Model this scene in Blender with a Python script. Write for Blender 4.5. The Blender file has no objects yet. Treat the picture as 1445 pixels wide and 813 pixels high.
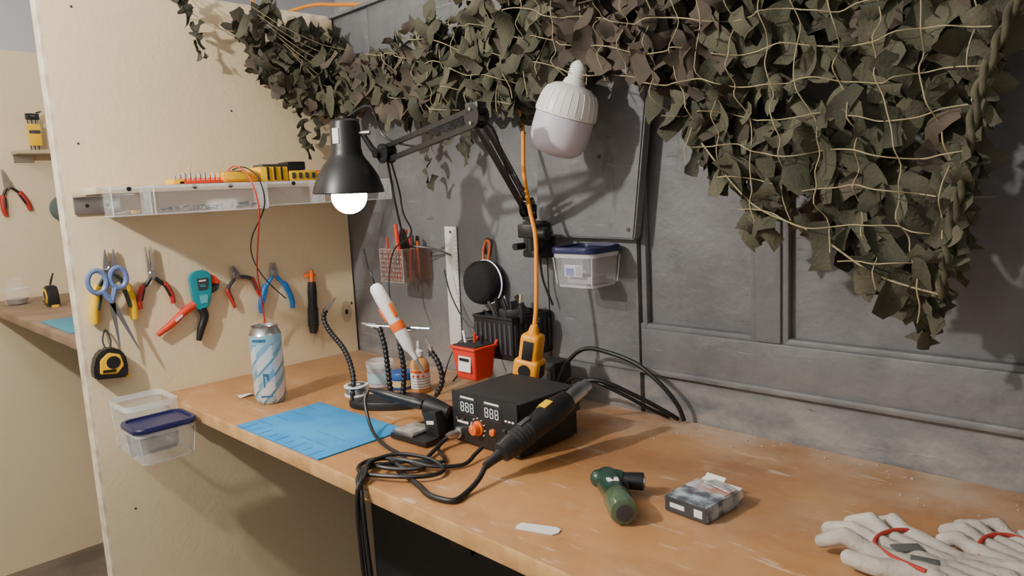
import bpy, bmesh, math, random
from mathutils import Vector, Matrix, Euler
random.seed(7)
V=Vector
# ------------------------------------------------------------------ materials
def mat(name,col,rough=.5,metal=0.,alpha=1.,emis=None,es=0.,spec=.5,trans=0.,col2=None,scale=8.,lo=.4,hi=.6,bump=0.,bscale=None,detail=4,coat=0.,rough2=None):
    m=bpy.data.materials.new(name);m.use_nodes=True;nt=m.node_tree;b=nt.nodes['Principled BSDF']
    b.inputs['Base Color'].default_value=(*col,1);b.inputs['Roughness'].default_value=rough
    b.inputs['Metallic'].default_value=metal;b.inputs['Alpha'].default_value=alpha
    b.inputs['Specular IOR Level'].default_value=spec;b.inputs['Transmission Weight'].default_value=trans
    b.inputs['Coat Weight'].default_value=coat
    if emis: b.inputs['Emission Color'].default_value=(*emis,1);b.inputs['Emission Strength'].default_value=es
    tc=None
    if col2 or bump:
        tc=nt.nodes.new('ShaderNodeTexCoord')
        n=nt.nodes.new('ShaderNodeTexNoise');n.inputs['Scale'].default_value=scale;n.inputs['Detail'].default_value=detail
        nt.links.new(tc.outputs['Object'],n.inputs['Vector'])
        if col2:
            mr=nt.nodes.new('ShaderNodeMapRange');mr.inputs[1].default_value=lo;mr.inputs[2].default_value=hi
            nt.links.new(n.outputs['Fac'],mr.inputs[0])
            mx=nt.nodes.new('ShaderNodeMix');mx.data_type='RGBA'
            mx.inputs[6].default_value=(*col,1);mx.inputs[7].default_value=(*col2,1)
            nt.links.new(mr.outputs[0],mx.inputs[0]);nt.links.new(mx.outputs[2],b.inputs['Base Color'])
            if rough2 is not None:
                r=nt.nodes.new('ShaderNodeMapRange');r.inputs[3].default_value=rough;r.inputs[4].default_value=rough2
                nt.links.new(mr.outputs[0],r.inputs[0]);nt.links.new(r.outputs[0],b.inputs['Roughness'])
        if bump:
            n2=nt.nodes.new('ShaderNodeTexNoise');n2.inputs['Scale'].default_value=bscale or scale;n2.inputs['Detail'].default_value=6
            nt.links.new(tc.outputs['Object'],n2.inputs['Vector'])
            bp=nt.nodes.new('ShaderNodeBump');bp.inputs['Strength'].default_value=bump;bp.inputs['Distance'].default_value=.01
            nt.links.new(n2.outputs['Fac'],bp.inputs['Height']);nt.links.new(bp.outputs[0],b.inputs['Normal'])
    return m
def chain_mix(m,layers):
    """layers: (colour, scale, lo, hi, strength, stretch[, (axis,a0,a1)]) mixed over the current base colour"""
    nt=m.node_tree;b=nt.nodes['Principled BSDF'];tc=nt.nodes.new('ShaderNodeTexCoord')
    for L in layers:
        col,scale,lo,hi,st,stretch=L[:6]
        mp=nt.nodes.new('ShaderNodeMapping');mp.inputs['Scale'].default_value=stretch
        nt.links.new(tc.outputs['Object'],mp.inputs[0])
        n=nt.nodes.new('ShaderNodeTexNoise');n.inputs['Scale'].default_value=scale;n.inputs['Detail'].default_value=7
        n.inputs['Roughness'].default_value=.65
        nt.links.new(mp.outputs[0],n.inputs['Vector'])
        mr=nt.nodes.new('ShaderNodeMapRange');mr.inputs[1].default_value=lo;mr.inputs[2].default_value=hi;mr.inputs[4].default_value=st
        nt.links.new(n.outputs['Fac'],mr.inputs[0]);fac=mr.outputs[0]
        if len(L)>6:   # only inside a band of one object axis (dust settled along an edge)
            ax,a0,a1=L[6];sp=nt.nodes.new('ShaderNodeSeparateXYZ');nt.links.new(tc.outputs['Object'],sp.inputs[0])
            r2=nt.nodes.new('ShaderNodeMapRange');r2.inputs[1].default_value=a0;r2.inputs[2].default_value=a1
            nt.links.new(sp.outputs[ax],r2.inputs[0]);mu=nt.nodes.new('ShaderNodeMath');mu.operation='MULTIPLY'
            nt.links.new(fac,mu.inputs[0]);nt.links.new(r2.outputs[0],mu.inputs[1]);fac=mu.outputs[0]
        mx=nt.nodes.new('ShaderNodeMix');mx.data_type='RGBA';mx.inputs[7].default_value=(*col,1)
        cur=b.inputs['Base Color']
        if cur.links: nt.links.new(cur.links[0].from_socket,mx.inputs[6])
        else: mx.inputs[6].default_value=cur.default_value
        nt.links.new(fac,mx.inputs[0]);nt.links.new(mx.outputs[2],cur)
    return m
BLACK=mat('black_plastic',(.012,.012,.013),.38)
BLACKM=mat('black_matte',(.02,.02,.021),.7)
DGREY=mat('dark_grey_plastic',(.05,.05,.055),.5)
RUB=mat('cable_rubber',(.012,.012,.012),.45)
STEEL=mat('steel',(.55,.55,.56),.3,1.)
STEELB=mat('brushed_aluminium',(.78,.78,.77),.45,.3)
WHITE=mat('white_plastic',(.82,.82,.80),.35)
WHITED=mat('white_diffuser',(.62,.59,.68),.4)
PAPER=mat('paper',(.80,.79,.77),.7)
RED=mat('red_grip',(.42,.03,.02),.45)
REDP=mat('red_plastic',(.66,.045,.02),.4)
ORANGE=mat('orange_plastic',(.88,.16,.015),.4)
YELLOW=mat('yellow_plastic',(.85,.50,.01),.4)
YELOR=mat('yellow_orange_plastic',(.90,.36,.005),.4)
BLUE=mat('blue_grip',(.015,.17,.52),.4)
BLUESC=mat('scissor_blue',(.13,.19,.40),.4)
NAVY=mat('navy_lid',(.012,.015,.075),.3)
TEAL=mat('teal_plastic',(.008,.26,.32),.4)
OLIVEG=mat('dark_green_grip',(.04,.07,.05),.5)
CLEAR=mat('clear_plastic',(.85,.87,.9),.08,alpha=.11,spec=.8)
CLEARE=mat('clear_plastic_rim',(.9,.92,.95),.12,alpha=.36,spec=.8)
FROST=mat('frosted_plastic',(.75,.78,.82),.3,alpha=.45)
SMOKE=mat('smoked_red_plastic',(.26,.15,.12),.1,alpha=.25)
SMOKEE=mat('smoked_plastic_edge',(.50,.40,.37),.1,alpha=.45)
AMBER=mat('amber_plastic',(.75,.38,.13),.25,alpha=.85)
CORD=mat('net_cord',(.36,.31,.18),.9)
ROPE=mat('net_rope',(.10,.092,.055),.95,col2=(.06,.056,.035),scale=60)
NETG=mat('net_fabric_green',(.080,.078,.048),.9,col2=(.044,.044,.028),scale=10,bump=.3,bscale=200)
NETG2=mat('net_fabric_khaki',(.110,.104,.066),.9,col2=(.068,.065,.042),scale=12,bump=.3,bscale=200)
NETB=mat('net_fabric_brown',(.100,.077,.056),.9,col2=(.060,.048,.036),scale=12)
WOODY=mat('shelf_wood',(.60,.50,.35),.7,col2=(.48,.38,.25),scale=6)
CABOR=mat('orange_cable',(.90,.30,.01),.5)
COPPERRED=mat('red_wire',(.6,.05,.02),.5)
DIGIT=mat('lcd_digit',(.6,.65,.66),.5,emis=(.7,.8,.85),es=.3)  # display is off; faint glow added to the grey-white digits
# ------------------------------------------------------------------ mesh builder
class MB:
    def __init__(s,name): s.n=name;s.v=[];s.f=[];s.fm=[];s.fs=[];s.m=[];s.M=Matrix()
    def add(s,vs,fs,mt,smooth=True,L=None):
        if mt not in s.m:s.m.append(mt)
        k=s.m.index(mt);o=len(s.v);T=s.M@L if L is not None else s.M
        s.v+=[T@V(p) for p in vs];s.f+=[[i+o for i in f] for f in fs];s.fm+=[k]*len(fs);s.fs+=[smooth]*len(fs)
    def bm(s,bm,mt,smooth=True,L=None):
        bm.verts.index_update();s.add([v.co.copy() for v in bm.verts],[[v.index for v in f.verts] for f in bm.faces],mt,smooth,L);bm.free()
    def box(s,c,sz,mt,bev=0.,L=None,R=None,seg=2,taper=1.):
        bm=bmesh.new();bmesh.ops.create_cube(bm,size=1)
        for v in bm.verts:
            k=taper if v.co.z<0 else 1
            v.co=V((v.co.x*sz[0]*k,v.co.y*sz[1]*k,v.co.z*sz[2]))
        if bev>0: bmesh.ops.bevel(bm,geom=list(bm.edges),offset=bev,segments=seg,affect='EDGES',profile=.6)
        T=Matrix.Translation(c)
        if R is not None: T=T@R
        for v in bm.verts: v.co=T@v.co
        s.bm(bm,mt,True,L)
    def lathe(s,prof,mt,seg=32,L=None,cap=True,sx=1,sy=1):
        vs=[];fs=[];n=len(prof)
        for r,z in prof:
            for i in range(seg):
                a=2*math.pi*i/seg;vs.append((r*math.cos(a)*sx,r*math.sin(a)*sy,z))
        for j in range(n-1):
            for i in range(seg):
                k=(i+1)%seg;fs.append([j*seg+i,j*seg+k,(j+1)*seg+k,(j+1)*seg+i])
        if cap:
            if prof[0][0]>1e-4: fs.append(list(range(seg))[::-1])
            if prof[-1][0]>1e-4: fs.append([(n-1)*seg+i for i in range(seg)])
        s.add(vs,fs,mt,True,L)
    def tube(s,pts,r,mt,seg=8,smooth=0,L=None,flat=1.,capr=True):
        pts=[V(p) for p in pts]
        rs=list(r) if isinstance(r,(list,tuple)) else [r]*len(pts)
        if smooth:
            P=[];R=[];n=len(pts)
            for i in range(n-1):
                a=pts[max(i-1,0)];b=pts[i];c=pts[i+1];d=pts[min(i+2,n-1)]
                for k in range(smooth):
                    t=k/smooth
                    P.append(.5*((2*b)+(c-a)*t+(2*a-5*b+4*c-d)*t*t+(3*b-a-3*c+d)*t**3));R.append(rs[i]*(1-t)+rs[i+1]*t)
            P.append(pts[-1]);R.append(rs[-1]);pts=P;rs=R
        n=len(pts);tn=[]
        for i in range(n):
            d=pts[min(i+1,n-1)]-pts[max(i-1,0)]
            tn.append(d.normalized() if d.length>1e-9 else V((0,0,1)))
        u=tn[0].orthogonal().normalized();vs=[];fs=[]
        for i in range(n):
            u=(u-tn[i]*u.dot(tn[i]));u=u.normalized() if u.length>1e-6 else tn[i].orthogonal().normalized()
            w=tn[i].cross(u)
            for k in range(seg):
                a=2*math.pi*k/seg;vs.append(pts[i]+(u*math.cos(a)+w*math.sin(a)*flat)*rs[i])
        for j in range(n-1):
            for i in range(seg):
                k=(i+1)%seg;fs.append([j*seg+i,j*seg+k,(j+1)*seg+k,(j+1)*seg+i])
        fs.append(list(range(seg))[::-1]);fs.append([(n-1)*seg+i for i in range(seg)])
        s.add(vs,fs,mt,True,L)
    def sph(s,c,r,mt,L=None,seg=16,sc=(1,1,1)):
        bm=bmesh.new();bmesh.ops.create_uvsphere(bm,u_segments=seg,v_segments=seg//2+2,radius=1)
        for v in bm.verts:v.co=V((v.co.x*r*sc[0]+c[0],v.co.y*r*sc[1]+c[1],v.co.z*r*sc[2]+c[2]))
        s.bm(bm,mt,True,L)
    def cap(s,a,b,r1,r2,mt,seg=12):
        s.tube([a,b],[r1,r2],mt,seg);s.sph(a,r1,mt,seg=seg);s.sph(b,r2,mt,seg=seg)
    def cyl(s,a,b,r,mt,seg=20,r2=None,bev=0):
        a=V(a);b=V(b);d=(b-a);l=d.length;q=d.to_track_quat('Z','Y').to_matrix().to_4x4()
        r2=r if r2 is None else r2
        if bev: prof=[(r-bev,0),(r,bev),(r2,l-bev),(r2-bev,l)]
        else: prof=[(r,0),(r2,l)]
        s.lathe(prof,mt,seg,L=Matrix.Translation(a)@q)
    def poly(s,pts,z0,z1,mt,L=None,bev=0.):
        bm=bmesh.new();vs=[bm.verts.new((p[0],p[1],z0)) for p in pts];f=bm.faces.new(vs)
        r=bmesh.ops.extrude_face_region(bm,geom=[f]);
        for e in r['geom']:
            if isinstance(e,bmesh.types.BMVert): e.co.z=z1
        bmesh.ops.recalc_face_normals(bm,faces=list(bm.faces))
        if bev>0: bmesh.ops.bevel(bm,geom=list(bm.edges),offset=bev,segments=2,affect='EDGES')
        s.bm(bm,mt,True,L)
    def ring(s,c,rx,ry,r,mt,L=None,seg=24):
        pts=[(c[0]+rx*math.cos(2*math.pi*i/seg),c[1]+ry*math.sin(2*math.pi*i/seg),c[2]) for i in range(seg+1)]
        s.tube(pts,r,mt,8,L=L)
    def done(s,angle=38,parent=None):
        me=bpy.data.meshes.new(s.n);me.from_pydata([tuple(p) for p in s.v],[],s.f)
        for m in s.m:me.materials.append(m)
        me.polygons.foreach_set('material_index',s.fm);me.polygons.foreach_set('use_smooth',s.fs)
        me.update();me.set_sharp_from_angle(angle=math.radians(angle))
        o=bpy.data.objects.new(s.n,me);bpy.context.collection.objects.link(o)
        if parent:o.parent=parent
        return o
def T(x,y,z):return Matrix.Translation((x,y,z))
def RZ(a):return Matrix.Rotation(math.radians(a),4,'Z')
def RX(a):return Matrix.Rotation(math.radians(a),4,'X')
def RY(a):return Matrix.Rotation(math.radians(a),4,'Y')
def WL(y,z,rot=0,out=0.):   # frame on the partition: local x->+Y, y->+Z, z->+X
    return Matrix(((0,0,1,out),(1,0,0,y),(0,1,0,z),(0,0,0,1)))@RZ(rot)
def WB(x,z,rot=0,out=0.):   # frame on the back wall: local x->+X, y->+Z, z->-Y
    return Matrix(((1,0,0,x),(0,0,-1,-out),(0,1,0,z),(0,0,0,1)))@RZ(rot)
DZ=.85
# ------------------------------------------------------------------ room
BEIGE=mat('partition_paint',(.75,.62,.405),.6,bump=.12,bscale=90)
chain_mix(BEIGE,[((.68,.55,.345),2.5,.45,.7,.6,(1,1,1)),((.45,.36,.24),30,.70,.78,.6,(1,1,1))])
EDGE=mat('partition_edge',(.76,.68,.53),.7,col2=(.58,.48,.34),scale=25)
GREY=mat('grey_paint',(.160,.162,.168),.5,bump=.75,bscale=12)
chain_mix(GREY,[((.108,.109,.115),3.0,.42,.62,.9,(1,1,.6)),((.25,.245,.24),6,.58,.80,.85,(1,1,1.8)),((.075,.075,.08),16,.60,.72,.7,(1,1,.4)),((.36,.34,.32),45,.70,.76,.6,(1,1,1)),
  ((.36,.32,.29),9,.40,.66,.75,(1,1,2),(2,.99,.86)),((.36,.35,.33),22,.64,.70,.65,(.25,1,3)),((.06,.06,.065),30,.66,.69,.8,(.3,1,2.5))])
UPPER=mat('upper_wall_paint',(.70,.69,.67),.8)
CEIL=mat('ceiling_paint',(.66,.66,.66),.9)
FLOOR=mat('floor_concrete',(.22,.17,.13),.8,col2=(.13,.10,.08),scale=5,bump=.2)
def room(n,a,b,m,bev=0):
    k=MB(n);k.box([(a[i]+b[i])/2 for i in range(3)],[b[i]-a[i] for i in range(3)],m,bev);return k.done()
p=MB('wall_left');p.box((-.02,-.339,.875),(.04,.678,1.75),BEIGE)
p.box((-.02,-.681,.875),(.040,.006,1.75),EDGE)
p.box((-.02,-.339,1.753),(.040,.684,.006),EDGE)
p.M=WL(-.028,.963,0,.0)
p.lathe([(.016,0),(.016,.0008)],mat('hole_stain',(.50,.40,.26),.8),18,sy=1.9)
p.lathe([(.005,.0009),(.005,.0014)],BLACKM,14,sy=1.6)
p.M=WL(-.010,.985,0,.0);p.lathe([(.003,.0009),(.003,.0014)],BLACKM,14,sy=1.5)
for yy,zz in [(-.62,1.70),(-.3,1.5),(-.62,.6),(-.1,.94),(-.64,1.42)]:
    p.M=WL(yy,zz);p.lathe([(.0028,0),(.0028,.0008)],DGREY,10)
p.done()
w=MB('wall_back')
w.box((1.145,.045,.875),(4.88,.05,1.75),GREY)
def wb(x0,x1,z0,z1,y0=0.,bev=.004):
    w.box(((x0+x1)/2,(y0+.03)/2,(z0+z1)/2),(x1-x0,.03-y0,z1-z0),GREY,bev)
wb(-1.29,-.045,.0,1.75,.002,.002)
wb(.001,.16,.0,1.75,.004,.002);wb(.163,.735,.0,1.75,.002,.002)
wb(.739,.962,.0,1.75,.0)
wb(.966,3.55,.935,1.010)
wb(.966,3.55,.0,.925,.006)
wb(1.192,1.235,1.010,1.75,.0)
wb(1.80,1.86,1.010,1.75,.0);wb(2.4,2.5,1.01,1.75)
wb(.966,3.55,1.66,1.75)
for z,y0,h in [(.932,-.008,.012),(1.012,.006,.014)]:
    w.box((2.26,y0+.01,z),(2.60,.02,h),GREY,.005)
w.box((.86,.004,.932),(.2,.016,.012),GREY,.004)
for x in (.972,1.187,1.240,1.795): w.box((x,.012,1.33),(.012,.014,.64),GREY,.005)
w.box((1.145,.02,1.753),(4.88,.06,.008),GREY)
w.done()
k=MB('trim_1')   # crooked board nailed over the upper door panel
k.poly([(.733,1.181),(.973,1.177),(1.013,1.47),(.752,1.47)],-.0,.024,GREY,L=WB(0,0),bev=.003)
for x,z in [(.75,1.2),(.962,1.195),(.90,1.33)]:
    k.lathe([(.004,.024),(.004,.0255)],DGREY,10,L=WB(x,z))
k.done()
room('floor',(-1.4,-3,-.05),(3.6,.9,0),FLOOR)
room('ceiling',(-1.4,-3,2.2),(3.6,.9,2.25),CEIL)
k=MB('wall_far_left');k.box((-1.33,-1.05,.92),(.06,3.9,1.84),BEIGE);k.box((-1.335,-1.05,2.02),(.05,3.9,.36),mat('upper_grey',(.46,.47,.50),.8));k.done()
room('wall_rear',(-1.4,.85,0),(3.6,.9,2.2),UPPER)
room('wall_right',(3.6,-3,0),(3.65,.9,2.2),UPPER)
room('wall_front',(-1.4,-3.05,0),(3.6,-3,2.2),UPPER)
# ------------------------------------------------------------------ desk
WOOD=mat('desk_laminate',(.46,.215,.075),.36,bump=.05,bscale=60,coat=0)
chain_mix(WOOD,[((.55,.290,.115),3,.40,.62,.85,(1,1,1)),((.28,.115,.042),4.5,.46,.70,.9,(.6,1.5,1)),((.60,.41,.24),11,.58,.78,.8,(1,1,1)),((.70,.62,.52),60,.69,.75,.65,(1,1,1)),
  ((.60,.48,.38),11,.38,.62,.75,(1,1,1),(1,-.14,-.01)),((.16,.07,.03),38,.66,.74,.75,(1,1,1)),((.66,.53,.40),26,.60,.67,.65,(.4,2,1)),((.58,.44,.31),5,.42,.62,.55,(1,1,1),(0,1.0,1.7))])
WEDGE=mat('desk_edge_wood',(.64,.38,.16),.5,col2=(.48,.26,.10),scale=20)
d=MB('workbench')
d.box((1.782,-.268,.8385),(3.56,.530,.023),WOOD,.0015)
d.box((1.782,-.534,.8375),(3.56,.006,.025),WEDGE,.002)
d.box((3.52,-.27,.414),(.05,.50,.828),WEDGE,.003)
d.box((1.782,-.025,.80),(3.56,.035,.05),DGREY,.003)
d.box((.022,-.27,.80),(.035,.46,.05),BEIGE,.003)
d.box((.83,-.538,.838),(.03,.004,.012),STEEL,.001)
d.done()
room('under_desk_black',(.05,-.03,.0),(3.5,-.012,.77),BLACKM)  # black sheet added over the grey wall to darken it under the bench
# ------------------------------------------------------------------ cutting mat
MATB=mat('mat_blue',(.015,.25,.60),.55,col2=(.04,.34,.70),scale=9)
MATL=mat('mat_lines',(.02,.15,.38),.6)
m=MB('silicone_mat')
m.M=T(.540,-.440,DZ+.0002)@RZ(1)
m.box((0,0,.0015),(.295,.184,.003),MATB,.001)
for i in range(9): m.box((-.12+.03*i,-.078,.0032),(.0012,.02 if i%2 else .03,.0006),MATL)
for i in range(4): m.box((-.11,-.05+.035*i,.0032),(.05,.0012,.0006),MATL)
for q in [(.04,-.05),(.09,-.05),(.09,-.015),(.04,-.015)]: m.box((q[0],q[1],.0032),(.04,.001,.0006),MATL)
m.done()
# ------------------------------------------------------------------ drink can
def canmat():
    m=bpy.data.materials.new('can_print');m.use_nodes=True;nt=m.node_tree;b=nt.nodes['Principled BSDF']
    b.inputs['Metallic'].default_value=.30;b.inputs['Roughness'].default_value=.33
    tc=nt.nodes.new('ShaderNodeTexCoord');sp=nt.nodes.new('ShaderNodeSeparateXYZ');nt.links.new(tc.outputs['Object'],sp.inputs[0])
    at=nt.nodes.new('ShaderNodeMath');at.operation='ARCTAN2';nt.links.new(sp.outputs[1],at.inputs[0]);nt.links.new(sp.outputs[0],at.inputs[1])
    ad=nt.nodes.new('ShaderNodeMath');ad.operation='ADD';ad.inputs[1].default_value=10.;nt.links.new(at.outputs[0],ad.inputs[0])
    a=nt.nodes.new('ShaderNodeMath');a.operation='MODULO';a.inputs[1].default_value=1.1;nt.links.new(ad.outputs[0],a.inputs[0])
    a2=nt.nodes.new('ShaderNodeMath');a2.operation='MULTIPLY';a2.inputs[1].default_value=-.032;nt.links.new(a.outputs[0],a2.inputs[0])
    s=nt.nodes.new('ShaderNodeMath');s.operation='ADD';nt.links.new(a2.outputs[0],s.inputs[0]);nt.links.new(sp.outputs[2],s.inputs[1])
    f=nt.nodes.new('ShaderNodeMath');f.operation='MULTIPLY';f.inputs[1].default_value=15.;nt.links.new(s.outputs[0],f.inputs[0])
    f1=nt.nodes.new('ShaderNodeMath');f1.operation='ADD';f1.inputs[1].default_value=3.;nt.links.new(f.outputs[0],f1.inputs[0])
    fr=nt.nodes.new('ShaderNodeMath');fr.operation='FRACT';nt.links.new(f1.outputs[0],fr.inputs[0])
    cr=nt.nodes.new('ShaderNodeValToRGB');cr.color_ramp.interpolation='CONSTANT'
    e=cr.color_ramp.elements;e[0].color=(.74,.79,.83,1);e[1].position=.42;e[1].color=(.22,.46,.62,1)
    x=e.new(.66);x.color=(.46,.67,.76,1);x=e.new(.90);x.color=(.13,.32,.46,1)
    nt.links.new(fr.outputs[0],cr.inputs[0]);nt.links.new(cr.outputs[0],b.inputs['Base Color'])
    return m
c=MB('drink_can')
CB=mat('can_text',(.03,.12,.25),.4)
c.lathe([(.024,0),(.027,.003),(.033,.014),(.033,.150)],canmat(),40)
c.lathe([(.0331,.132),(.0331,.150)],mat('can_band',(.30,.55,.68),.35,.3),40,cap=False)
c.lathe([(.033,.150),(.027,.162),(.0275,.167),(.0255,.168),(.0245,.163),(.0,.163)],STEEL,40,cap=False)
c.lathe([(.008,.1635),(.008,.1655)],STEEL,12,sx=1.4)
for a0,z0,sz in [(-44,.055,(.004,.003,.030)),(-36,.066,(.004,.010,.006)),(-30,.060,(.003,.004,.012)),(-60,.140,(.001,.020,.006)),(-38,.140,(.001,.014,.006)),(-40,.020,(.001,.024,.004))]:
    A=math.radians(a0);c.box((.0326*math.cos(A),.0326*math.sin(A),z0),(.0015,sz[1],sz[2]),CB,R=RZ(a0))
o=c.done();o.location=(.287,-.408,DZ+.0003)
# ------------------------------------------------------------------ shelf with clear bins
s=MB('wall_shelf')
s.box((.0865,-.334,1.317),(.17,.662,.014),WOODY,.001)
s.box((.004,-.62,1.290),(.004,.09,.036),STEEL,.0005)
s.box((.05,-.62,1.3085),(.095,.09,.003),STEEL,.0005)
for yy in (-.64,-.60): s.lathe([(.004,.006),(.004,.007)],BLACK,10,L=WL(yy,1.289))
def bin_(y0,y1,x0,x1,z0,z1,t=.0018):
    yc=(y0+y1)/2;xc=(x0+x1)/2;zc=(z0+z1)/2
    s.box((x1-t/2,yc,zc),(t,y1-y0,z1-z0),CLEAR);s.box((xc,yc,z0+t/2),(x1-x0,y1-y0,t),CLEAR)
    s.box((xc,y0+t/2,zc),(x1-x0,t,z1-z0),CLEAR);s.box((xc,y1-t/2,zc),(x1-x0,t,z1-z0),CLEAR)
    s.box((x1+.001,yc,z1-.003),(.004,y1-y0+.003,.005),CLEARE,.001)
    for q in ([(x1,y0,z0),(x1,y0,z1)],[(x1,y1,z0),(x1,y1,z1)],[(x1,y0,z0),(x1,y1,z0)],[(x1,y0,z0),(x0,y0,z0)],[(x1,y0,z1),(x0,y0,z1)]):
        s.tube(q,.0012,CLEARE,6)
bin_(-.655,-.585,.172,.225,1.265,1.321)
bin_(-.580,-.345,.172,.232,1.265,1.321)
bin_(-.340,-.205,.172,.225,1.270,1.321)
bin_(-.200,-.01,.172,.225,1.270,1.321)
for i in range(46):
    y=random.uniform(-.56,-.37);z=1.270+random.random()*.008;a=random.uniform(-.015,.015)
    s.tube([(random.uniform(.19,.222),y,z),(random.uniform(.19,.222),y+.014+a,z+.002)],.0024,random.choice([STEEL,DGREY,BLACK]),6)
for i in range(16):
    y=random.uniform(-.645,-.61);s.tube([(random.uniform(.18,.218),y,1.270),(random.uniform(.18,.218),y+.012,1.273)],.002,random.choice([STEEL,YELLOW]),6)
for y in (-.625,-.50,-.425,-.28): s.lathe([(.0045,0),(.0045,.003)],BLACK,12,L=WL(y,1.316,0,.2315))
s.done()
b=MB('screwdriver_bit_tray');b.box((.13,-.452,1.328),(.05,.095,.006),REDP,.001);b.box((.13,-.500,1.330),(.05,.022,.010),YELLOW,.001)
for i in range(9):
    for j in range(2):
        b.tube([(.115+.03*j,-.494+.0105*i,1.330),(.115+.03*j,-.494+.0105*i,1.343+.003*(i%3))],.0028,STEEL,6)
        b.tube([(.115+.03*j,-.494+.0105*i,1.330),(.115+.03*j,-.494+.0105*i,1.337)],.0034,REDP,6)
b.done()
b=MB('multimeter');b.box((.12,-.365,1.337),(.075,.085,.024),YELOR,.007,seg=3);b.box((.158,-.375,1.338),(.004,.05,.015),YELLOW,.001);b.box((.12,-.37,1.350),(.05,.03,.002),DGREY,.0005);b.done()
b=MB('drill_bit_case');b.box((.12,-.283,1.341),(.07,.068,.034),YELLOW,.003)
b.box((.13,-.283,1.361),(.05,.055,.006),DGREY,.002)
for yy in (-.300,-.283,-.266): b.box((.157,yy,1.342),(.003,.004,.030),BLACK)
b.done()
b=MB('socket_bit_case');b.box((.12,-.21,1.336),(.07,.07,.024),YELLOW,.003);b.box((.13,-.225,1.359),(.05,.046,.020),BLACK,.003)
for i in range(4): b.box((.156,-.235+.017*i,1.336),(.003,.009,.014),DGREY,.001)
b.done()
b=MB('precision_bit_case');b.box((.12,-.12,1.334),(.07,.09,.02),YELLOW,.003);b.box((.12,-.12,1.346),(.06,.08,.004),REDP,.001);b.done()
w=MB('test_lead_wires')
w.tube([(.14,-.385,1.353),(.19,-.39,1.358),(.238,-.385,1.333),(.243,-.372,1.27),(.18,-.350,1.20),(.10,-.322,1.12),(.06,-.30,1.05),(.035,-.285,.985)],.0018,COPPERRED,6,6)
w.tube([(.14,-.375,1.353),(.20,-.375,1.355),(.241,-.365,1.328),(.245,-.36,1.27),(.17,-.36,1.20),(.11,-.335,1.15),(.06,-.285,1.09),(.03,-.22,1.03)],.0016,BLACK,6,6)
w.tube([(.035,-.285,.985),(.03,-.285,.955)],.003,REDP,8)
w.done()
# ------------------------------------------------------------------ pliers family
def pliers(name,M,jl,hl,hw,g1,g2,jw=.009,curve=.4,gr=.0062,open_=0.):
    k=MB(name);k.M=M
    k.tube([(0,jl*.35,.001),(0,jl*.35,.006)],.0022,STEEL,8)
    for sgn in (-1,1):
        o=open_*sgn
        k.poly([(sgn*.0004+o*.1,0),(sgn*.0006+o,jl),(sgn*(.0022)+o,jl),(sgn*jw*.6+o*.6,jl*.45),(sgn*jw,0.002),(sgn*jw*.9,-.012),(0,-.012)] if sgn>0 else
               [(sgn*.0004+o*.1,0),(0,-.012),(sgn*jw*.9,-.012),(sgn*jw,0.002),(sgn*jw*.6+o*.6,jl*.45),(sgn*.0022+o,jl),(sgn*.0006+o,jl)],.006,.014,STEEL,bev=.0006)
        pts=[(sgn*.004,-.008,.010),(sgn*(.006+hw*curve*.6),-.02,.010),(sgn*(hw*(.55+curve*.5)),-hl*.40,.010),(sgn*hw*.98,-hl*.75,.010),(sgn*hw,-hl,.010)]
        k.tube(pts[:3],[.0045,.005,.005],g2,10,4,flat=.9)
        k.tube([V(pts[1])*.4+V(pts[2])*.6]+pts[2:],[gr*.9,gr*1.05,gr,gr*.8],g1,12,5,flat=1.)
        k.tube([V(p)+V((-sgn*gr*.55,0,gr*.45)) for p in pts[2:4]],[gr*.6,gr*.55],g2,8,5)
    k.lathe([(.0075,.004),(.0075,.014),(.006,.0155),(.003,.0155)],STEEL,18)
    return k.done()
pliers('combination_pliers',WL(-.612,1.150,-2),.044,.115,.040,YELLOW,OLIVEG,jw=.015,gr=.010,open_=.007)
pliers('needle_nose_pliers',WL(-.528,1.130,2),.062,.075,.036,RED,BLACK,jw=.009,curve=.35,open_=.0045)
pliers('end_cutting_pliers',WL(-.336,1.106,18),.022,.075,.035,RED,DGREY,jw=.010,curve=.9,gr=.0048,open_=.001)
pliers('side_cutting_pliers',WL(-.236,1.100,0),.024,.100,.043,BLUE,BLUE,jw=.010,curve=.25,gr=.0072,open_=.003)
k=MB('scissors')
k.M=WL(-.624,1.082,0,.034)
for a,ln in ((21,.122),(3,.100)):
    k.poly([(-.0065,.01),(-.002,-ln),(.0005,-ln),(.0065,.01)],.0,.0022,STEEL,L=RZ(a))
k.ring((-.024,.046,.002),.018,.024,.0055,BLUESC);k.ring((.018,.050,.002),.016,.022,.0055,BLUESC)
k.tube([(-.016,.025,.002),(-.008,.012,.002),(0,0,.002)],.006,BLUESC,8,4)
k.tube([(.010,.030,.002),(.005,.014,.002),(0,0,.002)],.006,BLUESC,8,4)
k.lathe([(.004,0),(.004,.005)],STEEL,12)
k.tube([(.0,.07,-.033),(0,.07,.004)],.002,STEEL,8)
k.done()
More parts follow.
